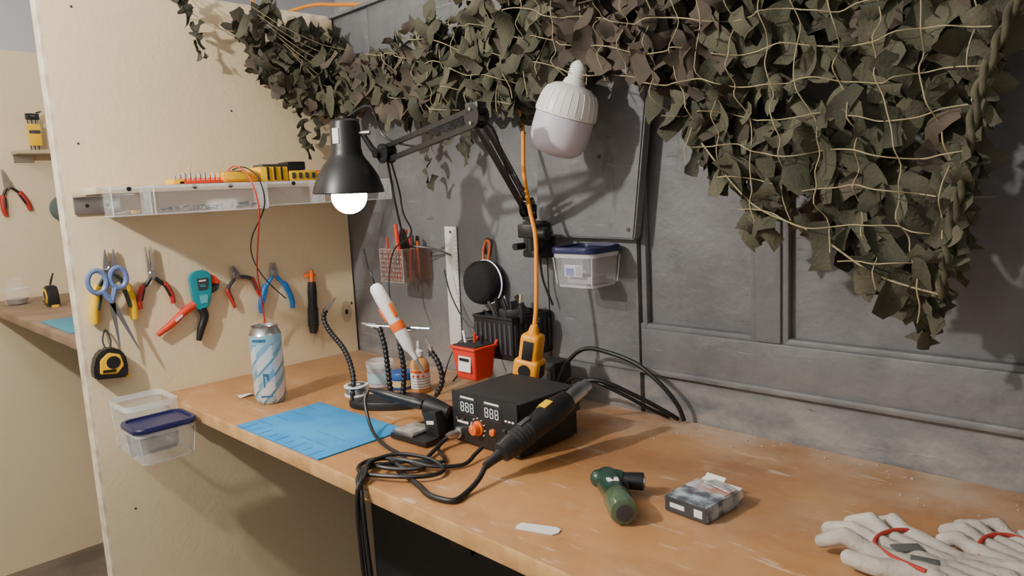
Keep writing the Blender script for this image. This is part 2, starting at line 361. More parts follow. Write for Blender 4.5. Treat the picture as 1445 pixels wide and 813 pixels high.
def tape(name,M):
    k=MB(name);k.M=M
    k.poly([(-.030,-.032),(.034,-.032),(.036,-.012),(.030,.018),(.014,.034),(-.012,.034),(-.028,.018),(-.033,-.010)],.002,.034,BLACK,bev=.004)
    k.poly([(-.022,-.020),(.012,-.022),(.026,-.004),(.018,.020),(-.006,.026),(-.022,.010)],.030,.0365,YELLOW,bev=.002)
    k.lathe([(.014,.036),(.014,.0375)],BLACK,20,L=T(.004,.004,0))
    k.box((-.004,-.014,.0375),(.026,.006,.001),BLACK)
    k.box((.036,-.030,.018),(.008,.008,.02),YELLOW,.001)
    k.tube([(-.005,.030,.018),(-.010,.05,.012),(-.002,.072,.004),(.006,.05,.012),(.002,.030,.018)],.0018,BLACKM,6,5)
    return k.done()
tape('tape_measure',WL(-.641,.947,-6))
k=MB('wire_stripper');k.M=WL(-.425,1.078,0)
k.poly([(-.026,.036),(-.012,.048),(.012,.048),(.024,.036),(.022,-.006),(.012,-.040),(-.012,-.046),(-.022,-.030)],.006,.026,TEAL,bev=.003)
k.poly([(-.012,.030),(.014,.030),(.012,.004),(-.010,.002)],.026,.028,DGREY,bev=.0006)
k.poly([(-.010,-.01),(.010,-.01),(.008,-.03),(-.008,-.03)],.026,.0275,mat('teal_light',(.1,.45,.5),.4),bev=.0005)
k.box((0,.024,.0285),(.016,.003,.001),PAPER);k.box((0,.012,.0285),(.012,.005,.001),TEAL)
k.poly([(.010,.046),(.036,.030),(.048,.014),(.036,.010),(.022,.018),(.018,.034)],.004,.020,REDP,bev=.002)
k.poly([(.022,.006),(.046,.012),(.040,-.004),(.020,-.012)],.004,.018,DGREY,bev=.002)
k.tube([(-.014,-.028,.014),(-.045,-.045,.014),(-.075,-.068,.014),(-.108,-.088,.014)],[.010,.009,.0085,.006],REDP,12,4)
k.tube([(-.004,-.040,.014),(.002,-.062,.014),(-.010,-.092,.014),(-.018,-.118,.014)],[.010,.010,.009,.006],BLACK,12,4)
k.box((-.06,-.056,.023),(.02,.005,.001),PAPER,R=RZ(35))
k.done()
k=MB('gas_soldering_pen');k.M=WL(-.137,1.004,-3)
k.lathe([(.009,-.08),(.0125,-.07),(.0135,-.02),(.0115,.0),(.0125,.03),(.010,.058)],BLACK,20,L=T(0,0,.014)@RX(-90))
for i in range(6): k.lathe([(.0140,-.06+.008*i),(.0143,-.057+.008*i),(.0140,-.054+.008*i)],BLACKM,20,L=T(0,0,.014)@RX(-90),cap=False)
k.box((-.004,.075,.012),(.030,.010,.010),ORANGE,.002);k.cyl((0,.055,.014),(0,.088,.014),.006,ORANGE)
k.cyl((0,.088,.014),(0,.094,.014),.004,STEEL,r2=.001);k.cyl((0,-.08,.014),(0,-.105,.014),.0018,STEEL)
k.done()
def foodbox(name,x0,x1,y0,y1,z0,z1,lid=None,open_=True,content=False):
    k=MB(name);t=.0016;cx,cy=(x0+x1)/2,(y0+y1)/2;W,D=x1-x0,y1-y0;h=z1-z0
    def rr(w,d,r,n=5):
        P=[]
        for qx,qy,a0 in ((w/2-r,d/2-r,0),(-w/2+r,d/2-r,90),(-w/2+r,-d/2+r,180),(w/2-r,-d/2+r,270)):
            for i in range(n+1):
                a=math.radians(a0+90*i/n);P.append((qx+r*math.cos(a),qy+r*math.sin(a)))
        return P
    def loft(levels,m,cap0=True):
        vs=[];fs=[];N=24
        for (w,d,r,z) in levels: vs+=[(cx+a,cy+b,z) for a,b in rr(w,d,r)]
        for j in range(len(levels)-1):
            for i in range(N): q=(i+1)%N;fs.append([j*N+i,j*N+q,(j+1)*N+q,(j+1)*N+i])
        if cap0: fs.append(list(range(N))[::-1])
        k.add(vs,fs,m)
        return N
    loft([(W*.84,D*.84,.014,z0),(W*.88,D*.88,.016,z0+.006),(W*.96,D*.96,.016,z1-.012)],CLEAR)
    loft([(W*.83,D*.83,.014,z0+t),(W*.87,D*.87,.016,z0+.007),(W*.95,D*.95,.016,z1-.012)],CLEAR)
    loft([(W*.96,D*.96,.016,z1-.012),(W,D,.018,z1-.011),(W,D,.018,z1),(W*.95,D*.95,.016,z1),(W*.95,D*.95,.016,z1-.012)],CLEARE,False)
    loft([(W*.85,D*.85,.014,z0),(W*.86,D*.86,.014,z0+.004)],CLEARE,False)
    for sx,sy in ((1,-1),(1,1),(-1,-1)):
        k.tube([(cx+sx*W*.41,cy+sy*D*.41,z0+.005),(cx+sx*W*.455,cy+sy*D*.455,z1-.012)],.0012,CLEARE,6)
    if lid:
        n=loft([(W*1.0,D*1.0,.018,z1-.004),(W*1.05,D*1.05,.020,z1-.003),(W*1.06,D*1.06,.020,z1+.005),(W*1.02,D*1.02,.020,z1+.008),(W*.92,D*.92,.018,z1+.008),(W*.90,D*.90,.016,z1+.004)],lid)
        P=rr(W*.90,D*.90,.016);k.add([(cx+a,cy+b,z1+.004) for a,b in P],[list(range(24))],lid)
    if content:
        k.box((cx-.004,y0+.012,z0+.030),(W*.42,.001,.022),mat('label_pale',(.55,.55,.58),.6));k.box((cx-.012,y0+.011,z0+.028),(W*.18,.001,.014),mat('label_blue',(.1,.1,.45),.5));k.box((cx+.008,y0+.011,z0+.030),(W*.12,.001,.018),mat('label_grey',(.3,.3,.32),.5))
        k.box((cx,cy,z0+.012),(W*.6,D*.5,.015),mat('box_content',(.35,.32,.35),.6),.004)
    return k.done()
foodbox('food_container',.004,.130,-.652,-.541,.755,.866)
foodbox('food_container.001',.140,.238,-.668,-.548,.768,.838,lid=NAVY)
foodbox('food_container.002',.838,.938,-.102,-.010,1.094,1.160,lid=NAVY,content=True)
# ------------------------------------------------------------------ steel ruler
k=MB('steel_ruler');k.M=WB(.436,1.056,-1)
k.box((0,0,.002),(.042,.285,.002),STEELB,.0004);k.lathe([(.004,.003),(.004,.0035)],DGREY,12,L=T(0,.13,0))
for i in range(27): k.box((.017,-.13+.0096*i,.0031),(.006 if i%5 else .010,.0007,.0003),DGREY)
k.done()
# ------------------------------------------------------------------ round speaker
k=MB('bluetooth_speaker');k.M=WB(.574,1.078)
FAB=mat('speaker_fabric',(.008,.008,.009),.85,bump=.5,bscale=500)
k.lathe([(.036,.004),(.045,.008),(.048,.018),(.0485,.030),(.048,.042),(.044,.052),(.034,.058),(0,.0595)],FAB,44)
k.ring((0,0,.022),.0482,.0482,.0015,mat('led_ring',(.9,.85,.95),.4,emis=(.9,.75,1),es=.8),seg=44)
k.tube([(-.004,.040,.022),(-.012,.064,.016),(-.006,.088,.012),(.006,.088,.012),(.008,.066,.016),(.004,.040,.022)],.0028,ORANGE,8,5)
k.tube([(-.008,.060,.012),(-.010,.085,.010),(0,.094,.010),(.009,.083,.010),(.006,.058,.012)],.003,BLACKM,8,5)
k.tube([(0,.09,0),(0,.09,.012)],.002,STEEL,8)
k.done()
# ------------------------------------------------------------------ pen cup
k=MB('pencil_cup');k.M=WB(.315,1.072)
for sx in (-1,1):
    k.box((sx*.044,.038,.045),(.002,.078,.084),SMOKE,.0005)
k.box((0,.038,.087),(.090,.078,.002),SMOKE,.0005);k.box((0,.038,.003),(.090,.078,.002),SMOKE,.0005);k.box((0,.0,.045),(.090,.002,.086),SMOKE)
for q in ([(-.045,0,.088),(.045,0,.088)],[(-.045,.078,.088),(.045,.078,.088)],[(-.045,0,.088),(-.045,.078,.088)],[(.045,0,.088),(.045,.078,.088)],[(.045,.078,.003),(.045,.078,.088)],[(-.045,.078,.003),(-.045,.078,.088)],[(-.045,0,.003),(-.045,0,.088)]):
    k.tube(q,.0014,SMOKEE,6)
for i in range(8):
    for j in range(7):
        x=-.038+.011*i+random.uniform(-.002,.002);y=.006+.011*j
        k.box((x,y,.0885),(.0045,.0045,.0012),SMOKEE,.0003,R=RZ(45))
pc=[RED,BLACK,RED,BLACK,BLACK,DGREY,RED,BLACK,BLACK,DGREY,REDP,BLACK,ORANGE,BLACK,RED,BLACK]
for i,q in enumerate(pc):
    x=-.038+.005*i;h=random.uniform(.08,.130)
    k.tube([(x,.004,random.uniform(.02,.07)),(x+random.uniform(-.014,.014),h,random.uniform(.02,.07))],[.0032,.0032],q,6)
k.tube([(-.02,.07,.05),(-.026,.135,.05)],[.006,.005],REDP,8);k.tube([(.0,.07,.05),(.004,.125,.05)],[.005,.004],BLACK,8)
k.tube([(.02,.08,.05),(.05,.085,.06),(.10,.075,.03),(.13,.060,.01)],.0022,BLACK,6,5)
k.done()
# ------------------------------------------------------------------ hanging black tray with clutter + red bucket
k=MB('storage_basket');k.M=T(.69,-.062,.94)
k.box((0,0,.002),(.108,.110,.004),BLACK,.001)
for s2 in (-1,1):
    k.box((s2*.055,0,.042),(.003,.112,.084),BLACK,.001);k.box((0,s2*.056,.042),(.112,.003,.084),BLACK,.001)
    for i in range(8): k.box((s2*.0572,-.049+.014*i,.042),(.002,.006,.06),DGREY);k.box((-.049+.014*i,s2*.0575,.042),(.006,.002,.06),DGREY)
k.tube([(-.056,-.057,.084),(.056,-.057,.084),(.056,.055,.084),(-.056,.055,.084),(-.056,-.057,.084)],.0035,BLACK,8)
for i in range(26):
    a=V((random.uniform(-.045,.045),random.uniform(-.045,.045),.03));b_=a+V((random.uniform(-.03,.03),random.uniform(-.02,.02),random.uniform(.045,.09)))
    k.tube([a,(a+b_)/2+V((.01,0,.01)),b_],random.uniform(.003,.006),random.choice([BLACK,BLACK,DGREY,BLACKM]),8,4)
k.tube([(.02,0,.04),(.028,.0,.125)],[.006,.003],mat('tan_brush',(.5,.4,.2),.6),8)
k.box((.0,.0,.080),(.075,.05,.03),BLACKM,.006,R=RY(12));k.box((.03,-.02,.088),(.03,.04,.025),BLACK,.005,R=RZ(30))
k.done()
k=MB('red_bucket');k.M=T(.672,-.158,.905)
k.box((0,0,.033),(.070,.060,.064),REDP,.006,taper=.8,seg=3)
k.box((0,0,.066),(.076,.066,.006),REDP,.003);k.box((0,0,.0700),(.064,.054,.002),BLACKM)
k.box((.004,-.0295,.036),(.036,.001,.032),PAPER,R=RX(-5.5));k.box((.004,-.0305,.044),(.028,.001,.006),BLACK,R=RX(-5.5));k.box((.004,-.0300,.028),(.028,.001,.003),BLACK,R=RX(-5.5))
k.tube([(-.02,.0,.05),(-.028,.0,.095)],.003,PAPER,6);k.tube([(-.01,.01,.05),(-.005,.01,.09)],.003,REDP,6);k.tube([(.015,.01,.05),(.022,.005,.088)],.003,BLACK,6)
k.tube([(.030,.03,.064),(.030,.038,.075)],.003,REDP,6);k.tube([(-.028,.03,.064),(-.028,.038,.075)],.003,REDP,6)
k.done()
# ------------------------------------------------------------------ extension cord + socket
k=MB('extension_cord')
k.tube([(.69,-.03,1.78),(.695,-.03,1.65),(.72,-.045,1.50),(.739,-.055,1.396),(.765,-.085,1.31),(.795,-.105,1.24),(.814,-.113,1.19),(.826,-.128,1.12),(.832,-.140,1.055),(.832,-.148,1.02)],.0040,CABOR,10,6)
k.M=T(.828,-.155,.972)@RZ(20)@RY(10)
k.lathe([(.006,.058),(.009,.05),(.011,.04)],YELOR,16)
k.box((0,0,.012),(.038,.038,.060),YELOR,.010,seg=3);k.box((0,0,-.024),(.050,.048,.038),YELOR,.009,seg=3)
k.box((0,-.020,.012),(.020,.003,.036),BLACK,.001);k.lathe([(.012,0),(.012,.003)],BLACK,18,L=T(0,-.023,-.026)@RX(90))
k.box((.0255,0,-.026),(.002,.02,.024),BLACK,.0005)
k.done()
# ------------------------------------------------------------------ big LED bulb
k=MB('led_bulb')
a=V((.937,-.112,1.487));bb=V((.883,-.127,1.337));q=(a-bb).to_track_quat('Z','Y').to_matrix().to_4x4();k.M=Matrix.Translation(bb)@q
k.lathe([(0,-.004),(.020,-.003),(.034,.001),(.044,.009),(.0500,.022),(.0520,.040),(.0515,.066)],WHITED,44)
k.lathe([(.0505,.0665),(.0535,.067),(.0540,.072),(.0515,.088),(.0485,.100),(.043,.110),(.032,.118),(.020,.121)],WHITE,44)
for i in range(26):
    A=2*math.pi*i/26;k.tube([(.0538*math.cos(A),.0538*math.sin(A),.071),(.0513*math.cos(A),.0513*math.sin(A),.088),(.0483*math.cos(A),.0483*math.sin(A),.100),(.0428*math.cos(A),.0428*math.sin(A),.110)],.0009,WHITE,5)
k.lathe([(.021,.119),(.018,.128),(.0140,.132),(.0140,.152),(.010,.158),(.004,.162)],WHITE,24)
for i in range(4): k.ring((0,0,.135+.0045*i),.0140,.0140,.0014,WHITE)
k.tube([(0,0,.157),(0,0.01,.19),(.0,.03,.22)],.003,BLACK,8,4)
k.done()
# ------------------------------------------------------------------ architect lamp
k=MB('desk_lamp')
Bp=V((.757,-.072,1.222));E=V((.862,-.290,1.398));J=V((.585,-.272,1.358));H=V((.520,-.321,1.287))
k.box((.735,-.020,1.175),(.06,.030,.075),BLACKM,.004);k.box((.752,-.05,1.195),(.045,.050,.028),BLACK,.004);k.box((.752,-.05,1.150),(.03,.040,.012),BLACK,.003)
k.cyl((.755,-.062,1.15),(.755,-.062,1.222),.010,BLACK,bev=.001);k.cyl((.735,-.065,1.165),(.735,-.090,1.165),.007,BLACK);k.cyl((.775,-.062,1.19),(.80,-.062,1.19),.012,BLACK,bev=.002)
k.box((.757,-.066,1.232),(.022,.022,.030),BLACK,.003)
def arm(A,B,off,w=.0060):
    dd=(B-A).normalized();side=dd.cross(V((0,0,1))).normalized();upv=side.cross(dd).normalized()
    for sg in (-1,1):
        o_=upv*off*sg
        k.tube([A+o_+dd*.006,B+o_-dd*.006],w,BLACK,4)
    for sg in (-1,1):
        n=60;L0=.10;pts=[]
        st=A+side*.008*sg+dd*.02
        for i in range(n+1): 
            t=i/n;an=t*2*math.pi*15;pts.append(st+dd*(L0*t)+ (upv*math.cos(an)+side*math.sin(an))*.0032)
        k.tube(pts,.0009,DGREY,4)
    return side,upv,dd
s1,u1,d1=arm(Bp+V((0,0,.02)),E,.0125);s2_,u2,d2=arm(E,J,.0125)
for c_,s_ in ((E,s2_),(Bp+V((0,0,.02)),s1),(J,s2_)):
    for sg in (-1,1):
        k.lathe([(.019,-.0012),(.019,.0012)],BLACK,20,L=Matrix.Translation(c_+s_*.010*sg)@s_.to_track_quat('Z','Y').to_matrix().to_4x4())
    for du in (-.011,.011): k.cyl(c_+V((0,0,du))-s_*.014,c_+V((0,0,du))+s_*.014,.0028,STEEL,10)
k.box(E+V((0,0,.012)),(.03,.022,.02),BLACK,.003)
top=H+V((.0,.0,.10))
k.tube([J,J+V((-.02,-.012,.004)),top+V((.030,.022,.01))],[.006,.006,.005],BLACK,10,4)
k.cyl(J+V((-.012,-.02,.0)),J+V((-.012,.02,.0)),.008,BLACK)
k.cyl(top+V((.026,.018,.012)),top+V((.042,.030,.012)),.0045,STEEL,12)
k.M=Matrix.Translation(H)@RY(2)
k.lathe([(.0675,.0),(.0685,.002),(.066,.012),(.058,.034),(.045,.054),(.034,.068),(.030,.076),(.030,.082),(.0285,.084),(.0285,.128),(.026,.136),(.018,.140),(.012,.141),(.012,.145),(0,.145)],BLACK,48,cap=False)
k.lathe([(.0665,.001),(.064,.012),(.056,.034),(.043,.053),(.03,.068),(.0,.07)],WHITE,48,cap=False)
k.box((.0288*math.cos(math.radians(-72)),.0288*math.sin(math.radians(-72)),.108),(.0012,.014,.028),PAPER,R=RZ(-72))
k.cyl((0,0,.03),(0,0,.06),.014,WHITE)
k.M=Matrix()
k.tube([top+V((0,.01,.045)),top+V((.05,.03,.06)),J+V((0,0,.03)),(J+E)/2+V((0,0,-.016)),E+V((.01,.01,-.01)),(Bp+E)/2+V((.01,0,-.01)),Bp],.0022,RUB,6,6)
k.tube([J+V((.0,0,-.01)),J+V((-.02,.02,-.05)),(.50,-.20,1.27),(.43,-.14,1.22),(.36,-.08,1.17),(.335,-.055,1.13)],.0026,RUB,6,6)
k.tube([J+V((.01,0,-.01)),J+V((-.01,.03,-.07)),(.50,-.18,1.24),(.43,-.11,1.19),(.345,-.10,1.15),(.33,-.11,1.08),(.36,-.13,1.03)],.0020,RUB,6,6)
k.tube([Bp+V((0,.03,-.05)),(.75,-.03,1.10),(.765,-.018,1.04)],.0024,RUB,6,5)
lampo=k.done()
kb=MB('glowing_bulb');kb.sph((H.x,H.y,H.z-.006),.034,mat('bulb_glow',(1,1,1),.4,emis=(1,.93,.82),es=22.),seg=28);kb.lathe([(.02,.0),(.014,.03)],WHITE,20,L=Matrix.Translation(H+V((0,0,.015))))
kb.done(parent=lampo)
# ------------------------------------------------------------------ camouflage net
net=MB('camouflage_net')
UP=[(-.02,1.66),(.2,1.61),(.356,1.600),(.5,1.63),(.65,1.67),(.78,1.72),(.86,1.80),(1.75,1.80)]
low=[(1.60,1.47),(1.56,1.44),(1.525,1.33),(1.505,1.22),(1.492,1.13),(1.481,1.095),(1.462,1.065),(1.448,1.085),(1.41,1.135),(1.363,1.165),(1.303,1.215),(1.245,1.195),(1.217,1.262),(1.148,1.303),(1.134,1.359),(1.096,1.396),(1.05,1.432),(.971,1.440),(.86,1.460),(.759,1.418),(.672,1.440),(.564,1.442),(.45,1.435),(.34,1.470),(.1,1.505),(-.02,1.51)]
PB=UP+[(1.75,1.6)]+low
PL=[(-.30,1.70),(-.20,1.752),(-.165,1.72),(.0,1.67),(.0,1.50),(-.06,1.50),(-.15,1.505),(-.23,1.575),(-.285,1.65)]
def inside(x,y,P):
    r=False;j=len(P)-1
    for i in range(len(P)):
        if (P[i][1]>y)!=(P[j][1]>y) and x<(P[j][0]-P[i][0])*(y-P[i][1])/(P[j][1]-P[i][1])+P[i][0]: r=not r
        j=i
    return r
def hang(p):      # the right-hand part of the net sags away from the wall
    f=min(1,max(0,(p[0]-1.0)/.45));return V((p[0]+.014*f,p[1]-.055*f,p[2]+.004*f))
FB=Matrix(((1,0,0),(0,0,-1),(0,1,0)));FL=Matrix(((0,0,1),(1,0,0),(0,1,0)))
def leaf(c,frame,s,mt):
    """limp fabric strip threaded through the net: long, folded, drooping"""
    ang=random.choice([-1,1])*random.uniform(.5,1.5)
    R=frame@Euler((random.uniform(-.8,.8),random.uniform(-.8,.8),ang)).to_matrix()
    vs=[];cl=random.uniform(-1.0,1.0);tw=random.uniform(-.8,.8);fo=random.uniform(-.7,.7);bend=random.uniform(-.35,.35)
    ws=random.uniform(.75,1.15)
    W=(.62,.85,.92,.88,.78,.52) if random.random()<.6 else (.8,.9,.66,.52,.68,.78)
    for i in range(6):
        u=(i-2.5)/2.5
        wd=W[i]*ws*random.uniform(.85,1.1)
        for j in range(4):
            w_=(j-1.5)/1.5*wd*.55
            z=cl*u*u*.45+fo*w_*w_*1.5+tw*u*w_+random.uniform(-.04,.04)
            vs.append(V(c)+R@V((u*s,w_*s+bend*u*u*s+random.uniform(-.05,.05)*s,z*s)))
    out=[]
    for p_ in vs:      # keep the cloth in front of the walls
        if p_.y>-.030 and frame is FB: p_.y=-.030
        if p_.x<.012: p_.x=.012
        if frame is FL and p_.y>-.004: p_.y=-.004
        out.append(hang(p_))
    net.add(out,[[i*4+j,i*4+j+1,i*4+j+5,i*4+j+4] for i in range(5) for j in range(3)],mt,True)
n=0
while n<1850:
    x=random.uniform(.02,1.75);z=random.uniform(1.03,1.80)
    if not inside(x,z,PB): continue
    bn=math.sin(x*7+.6)+math.sin(z*15+x*4)
    mt=NETB if bn>1.35 or random.random()<.07 or (.15<x<.5 and random.random()<.45) else (NETG2 if random.random()<.35 else NETG)
    leaf((x,-random.uniform(.045,.125),z),FB,random.uniform(.020,.035),mt);n+=1
n=0
while n<300:
    y=random.uniform(-.30,0);z=random.uniform(1.49,1.76)
    if not inside(y,z,PL): continue
    leaf((random.uniform(.025,.09),y,z),FL,random.uniform(.018,.030),NETB if random.random()<.3 else NETG);n+=1
def strand(p0,p1,n,fr,s=.018):
    for i in range(n):
        t=(i+random.random())/n;pt=V(p0).lerp(V(p1),t)+V((random.uniform(-.012,.012),random.uniform(-.008,.008),0))
        leaf(pt,fr,random.uniform(s*.9,s*1.25),NETG)
strand((.035,-.417,1.75),(.035,-.385,1.68),6,FL);strand((.035,-.385,1.68),(.035,-.366,1.60),6,FL,.015)
strand((.035,-.14,1.51),(.035,-.128,1.39),9,FL,.017);strand((.04,-.10,1.50),(.04,-.09,1.42),5,FL,.015)
strand((.435,-.05,1.43),(.437,-.05,1.30),8,FB,.016);strand((.56,-.05,1.45),(.565,-.05,1.335),8,FB,.017)
strand((.50,-.05,1.45),(.51,-.05,1.38),5,FB,.016);strand((.75,-.06,1.43),(.75,-.06,1.39),4,FB,.015);strand((.37,-.05,1.46),(.37,-.05,1.42),4,FB,.015)
strand((1.15,-.06,1.32),(1.165,-.06,1.265),5,FB,.013);strand((1.245,-.06,1.22),(1.235,-.06,1.180),5,FB,.017);strand((1.46,-.06,1.11),(1.455,-.06,1.055),7,FB,.016)
def cord(f,t0,t1,n,jit=.002):
    seg=[]
    for i in range(n+1):
        t=t0+(t1-t0)*i/n;x,z=f(t)
        if inside(x,z,PB) and x>.3:
            dep=.106 if x<.85 else .122
            seg.append(hang((x+random.uniform(-jit,jit),-dep+random.uniform(-.022,.014),z+random.uniform(-jit,jit))))
        else:
            if len(seg)>2: net.tube(seg,.0008,CORD,5,3)
            seg=[]
    if len(seg)>2: net.tube(seg,.0008,CORD,5,3)
for i in range(30):
    x0=.35+.046*i
    cord(lambda t,x0=x0:(x0+.16*(1.78-t)+.006*math.sin(t*40+x0*9),t),1.78,1.03,36)
for i in range(17):
    z0=1.80-.044*i
    cord(lambda t,z0=z0:(t,z0-.16*(t-1.0)-.05*math.sin((t-.7)*3)+.005*math.sin(t*40+z0*20)),.3,1.7,60)
RP=[(1.66,-.134,1.60),(1.60,-.134,1.50),(1.555,-.134,1.44),(1.525,-.132,1.36),(1.512,-.130,1.27),(1.498,-.127,1.19),(1.488,-.122,1.12)]
for ph in (0,math.pi):
    pts=[];tt=0
    for i in range(len(RP)-1):
        for j in range(10):
            p0=V(RP[i]).lerp(V(RP[i+1]),j/10);tt+=1.0;pts.append(hang(p0+V((math.cos(tt+ph)*.0034,math.sin(tt+ph)*.0034,0))))
    net.tube(pts,.0036,ROPE,8,2)
for i in range(70):
    j=random.randrange(len(RP)-1);pt=V(RP[j]).lerp(V(RP[j+1]),random.random());leaf(pt+V((random.uniform(-.014,.012),random.uniform(-.006,.03),0)),FB,.017,random.choice([NETG,NETG2]))
net.tube([hang(q_) for q_ in [(1.495,-.125,1.13),(1.42,-.12,1.15),(1.34,-.115,1.20),(1.25,-.11,1.24),(1.17,-.11,1.33)]],.0013,CORD,6,6)
net.tube([(.03,-.43,1.76),(.03,-.38,1.71),(.03,-.33,1.685),(.035,-.27,1.68)],.001,CORD,5,5)
net.tube([(.03,-.40,1.76),(.03,-.33,1.72),(.035,-.27,1.69)],.001,CORD,5,5)
for i in range(6):
    z=1.70-.02*i;net.tube([(.10,-.28+.02*i,z+.03),(.103,-.2+.012*i,z-.01),(.10,-.1,z-.04),(.11,-.03,z-.05)],.0007,CORD,5,4)
net.done(60)
# ------------------------------------------------------------------ soldering station
k=MB('soldering_station')
FRONT=mat('station_front',(.016,.016,.017),.45)
x0,x1,y0,y1,z0,z1=.800,.955,-.322,-.180,.855,.940
k.box(((x0+x1)/2,(y0+y1)/2,(z0+z1)/2),(x1-x0,y1-y0,z1-z0),BLACKM,.002)
k.box(((x0+x1)/2,y0-.002,(z0+z1)/2),(x1-x0+.003,.005,z1-z0+.003),FRONT,.0015)
for fx in (x0+.015,x1-.015):
    for fy in (y0+.015,y1-.015): k.cyl((fx,fy,.8503),(fx,fy,.857),.007,BLACK)
k.M=WB((x0+x1)/2,(z0+z1)/2,0,.3265)
for cx in (-.038,.022):
    k.box((cx,.020,.0005),(.044,.026,.001),DGREY);k.box((cx,.020,.0012),(.040,.022,.001),BLACK)
    for dgt in range(3):
        ox=cx-.012+.012*dgt
        for (px,py,sx,sy) in ((0,.0075,.006,.0014),(0,0,.006,.0014),(0,-.0075,.006,.0014),(-.0034,.0038,.0014,.006),(.0034,.0038,.0014,.006),(-.0034,-.0038,.0014,.006),(.0034,-.0038,.0014,.006)):
            k.box((ox+px,.020+py,.0020),(sx,sy,.0006),DIGIT)
    k.box((cx,.036,.001),(.034,.003,.0006),PAPER)
for i,cx in enumerate((-.064,-.050,.050,.062)): k.box((cx,-.003,.002),(.007,.004,.004),DGREY,.0008)
k.lathe([(.0125,0),(.0125,.003),(.010,.004),(.009,.014),(.007,.015),(0,.015)],ORANGE,24,L=T(-.014,-.012,0))
k.box((-.014,-.005,.0155),(.0015,.010,.001),PAPER)
for i in range(9):
    A=math.radians(-130+i*32);k.lathe([(.0011,0),(.0011,.002)],PAPER,6,L=T(-.014+.017*math.sin(A),-.012+.017*math.cos(A),0))
k.lathe([(.010,0),(.010,.006),(.007,.007),(.007,.02),(.0045,.03)],STEEL,20,L=T(-.062,-.028,0))
k.lathe([(.010,0),(.010,.006),(.006,.012),(.005,.022)],BLACK,20,L=T(.046,-.028,0))
for cx in (.022,.064): k.lathe([(.006,0),(.006,.004),(.005,.005)],ORANGE if cx<.05 else DGREY,14,L=T(cx,-.012,0))
k.box((-.052,-.008,.001),(.028,.004,.0005),PAPER);k.box((.040,-.036,.001),(.03,.002,.0005),PAPER)
for cx in (.054,.062,.070): k.box((cx,.0135,.001),(.005,.003,.0005),PAPER)
k.M=Matrix()
k.box((.962,-.20,.915),(.012,.03,.03),BLACK,.002)
k.done()
k=MB('hot_air_gun')
a=V((.980,-.390,.886));b_=V((1.004,-.200,.958));q=(b_-a).to_track_quat('Z','Y').to_matrix().to_4x4();k.M=Matrix.Translation(a)@q
k.lathe([(.006,-.03),(.0075,-.01),(.009,0),(.0155,.004),(.018,.02),(.0185,.07),(.0205,.095),(.0205,.125),(.017,.140),(.012,.146)],BLACK,32)
for i in range(5): k.lathe([(.0187,.03+.007*i),(.0195,.033+.007*i),(.0187,.036+.007*i)],BLACKM,32,cap=False)
k.lathe([(.0125,.145),(.0125,.185),(.010,.19),(.010,.198)],STEEL,28);k.lathe([(.0195,.132),(.0165,.150)],BLACK,28)
k.box((.0,.0205,.108),(.016,.002,.018),YELLOW,.0005);k.box((.012,.0165,.108),(.010,.002,.018),YELLOW,.0005,R=RZ(-36))
k.box((0,.0195,.06),(.010,.003,.022),DGREY,.001)
k.done()
# ------------------------------------------------------------------ iron stand
k=MB('soldering_iron_stand')
k.M=T(.742,-.345,DZ+.0003)@RZ(4)
k.box((0,.0,.006),(.094,.085,.010),BLACK,.003)
k.box((-.018,-.012,.013),(.056,.055,.005),STEEL,.002);k.box((-.018,-.012,.0155),(.048,.047,.003),mat('sponge_tray',(.55,.52,.46),.5,.3,col2=(.3,.28,.24),scale=60),.001)
k.box((.028,.012,.030),(.034,.048,.045),BLACK,.005,R=RY(-10));k.box((.028,-.0125,.034),(.018,.001,.006),PAPER,R=RY(-10))
k.M=Matrix()
tip=V((.775,-.325,.898));he=V((.640,-.372,.922));dd=(tip-he).normalized()
k.lathe([(.020,0),(.017,.02),(.012,.045)],BLACK,24,L=Matrix.Translation(tip-dd*.035)@dd.to_track_quat('Z','Y').to_matrix().to_4x4())
k.done()
k=MB('soldering_iron')
k.tube([he,he+dd*.02,he+dd*.05,he+dd*.085,he+dd*.10],[.006,.0085,.008,.0105,.009],BLACK,16,4)
k.tube([he+dd*.10,he+dd*.125],.0045,STEEL,12)
k.tube([he-dd*.018,he],[.0035,.006],BLACK,10)
k.done()
# ------------------------------------------------------------------ helping hands
k=MB('helping_hands')
k.M=T(.53,-.268,DZ+.0003)@RZ(40)
k.lathe([(.085,0),(.087,.003),(.087,.012),(.083,.016),(.0,.016)],BLACK,40,sy=.47)
k.M=Matrix()
def goose(pts,r=.0055):
    P=[V(p) for p in pts];out=[];n=len(P)
    for i in range(n-1):
        a_,b1,c1,d1_=P[max(i-1,0)],P[i],P[i+1],P[min(i+2,n-1)]
        for q_ in range(8):
            t=q_/8;out.append(.5*((2*b1)+(c1-a_)*t+(2*a_-5*b1+4*c1-d1_)*t*t+(3*b1-a_-3*c1+d1_)*t**3))
    out.append(P[-1]);last=out[0];k.tube(out,r*.75,BLACK,10)
    for i in range(1,len(out)):
        sg=(out[i]-last);acc=sg.length
        while acc>=r*1.5:
            last=last+sg.normalized()*r*1.5;k.sph(last,r,BLACK,seg=10);sg=out[i]-last;acc=sg.length
    return out[-1],(out[-1]-out[-2]).normalized()
def clip(p,dr):
    sd=dr.orthogonal().normalized()
    k.tube([p,p+dr*.012],.0035,STEEL,8);k.tube([p+dr*.010+sd*.003,p+dr*.045+sd*.0005],[.004,.0015],STEEL,6);k.tube([p+dr*.010-sd*.003,p+dr*.045-sd*.0005],[.004,.0015],STEEL,6)
    k.tube([p+dr*.010+sd*.003,p-dr*.004+sd*.008],.002,BLACK,6)
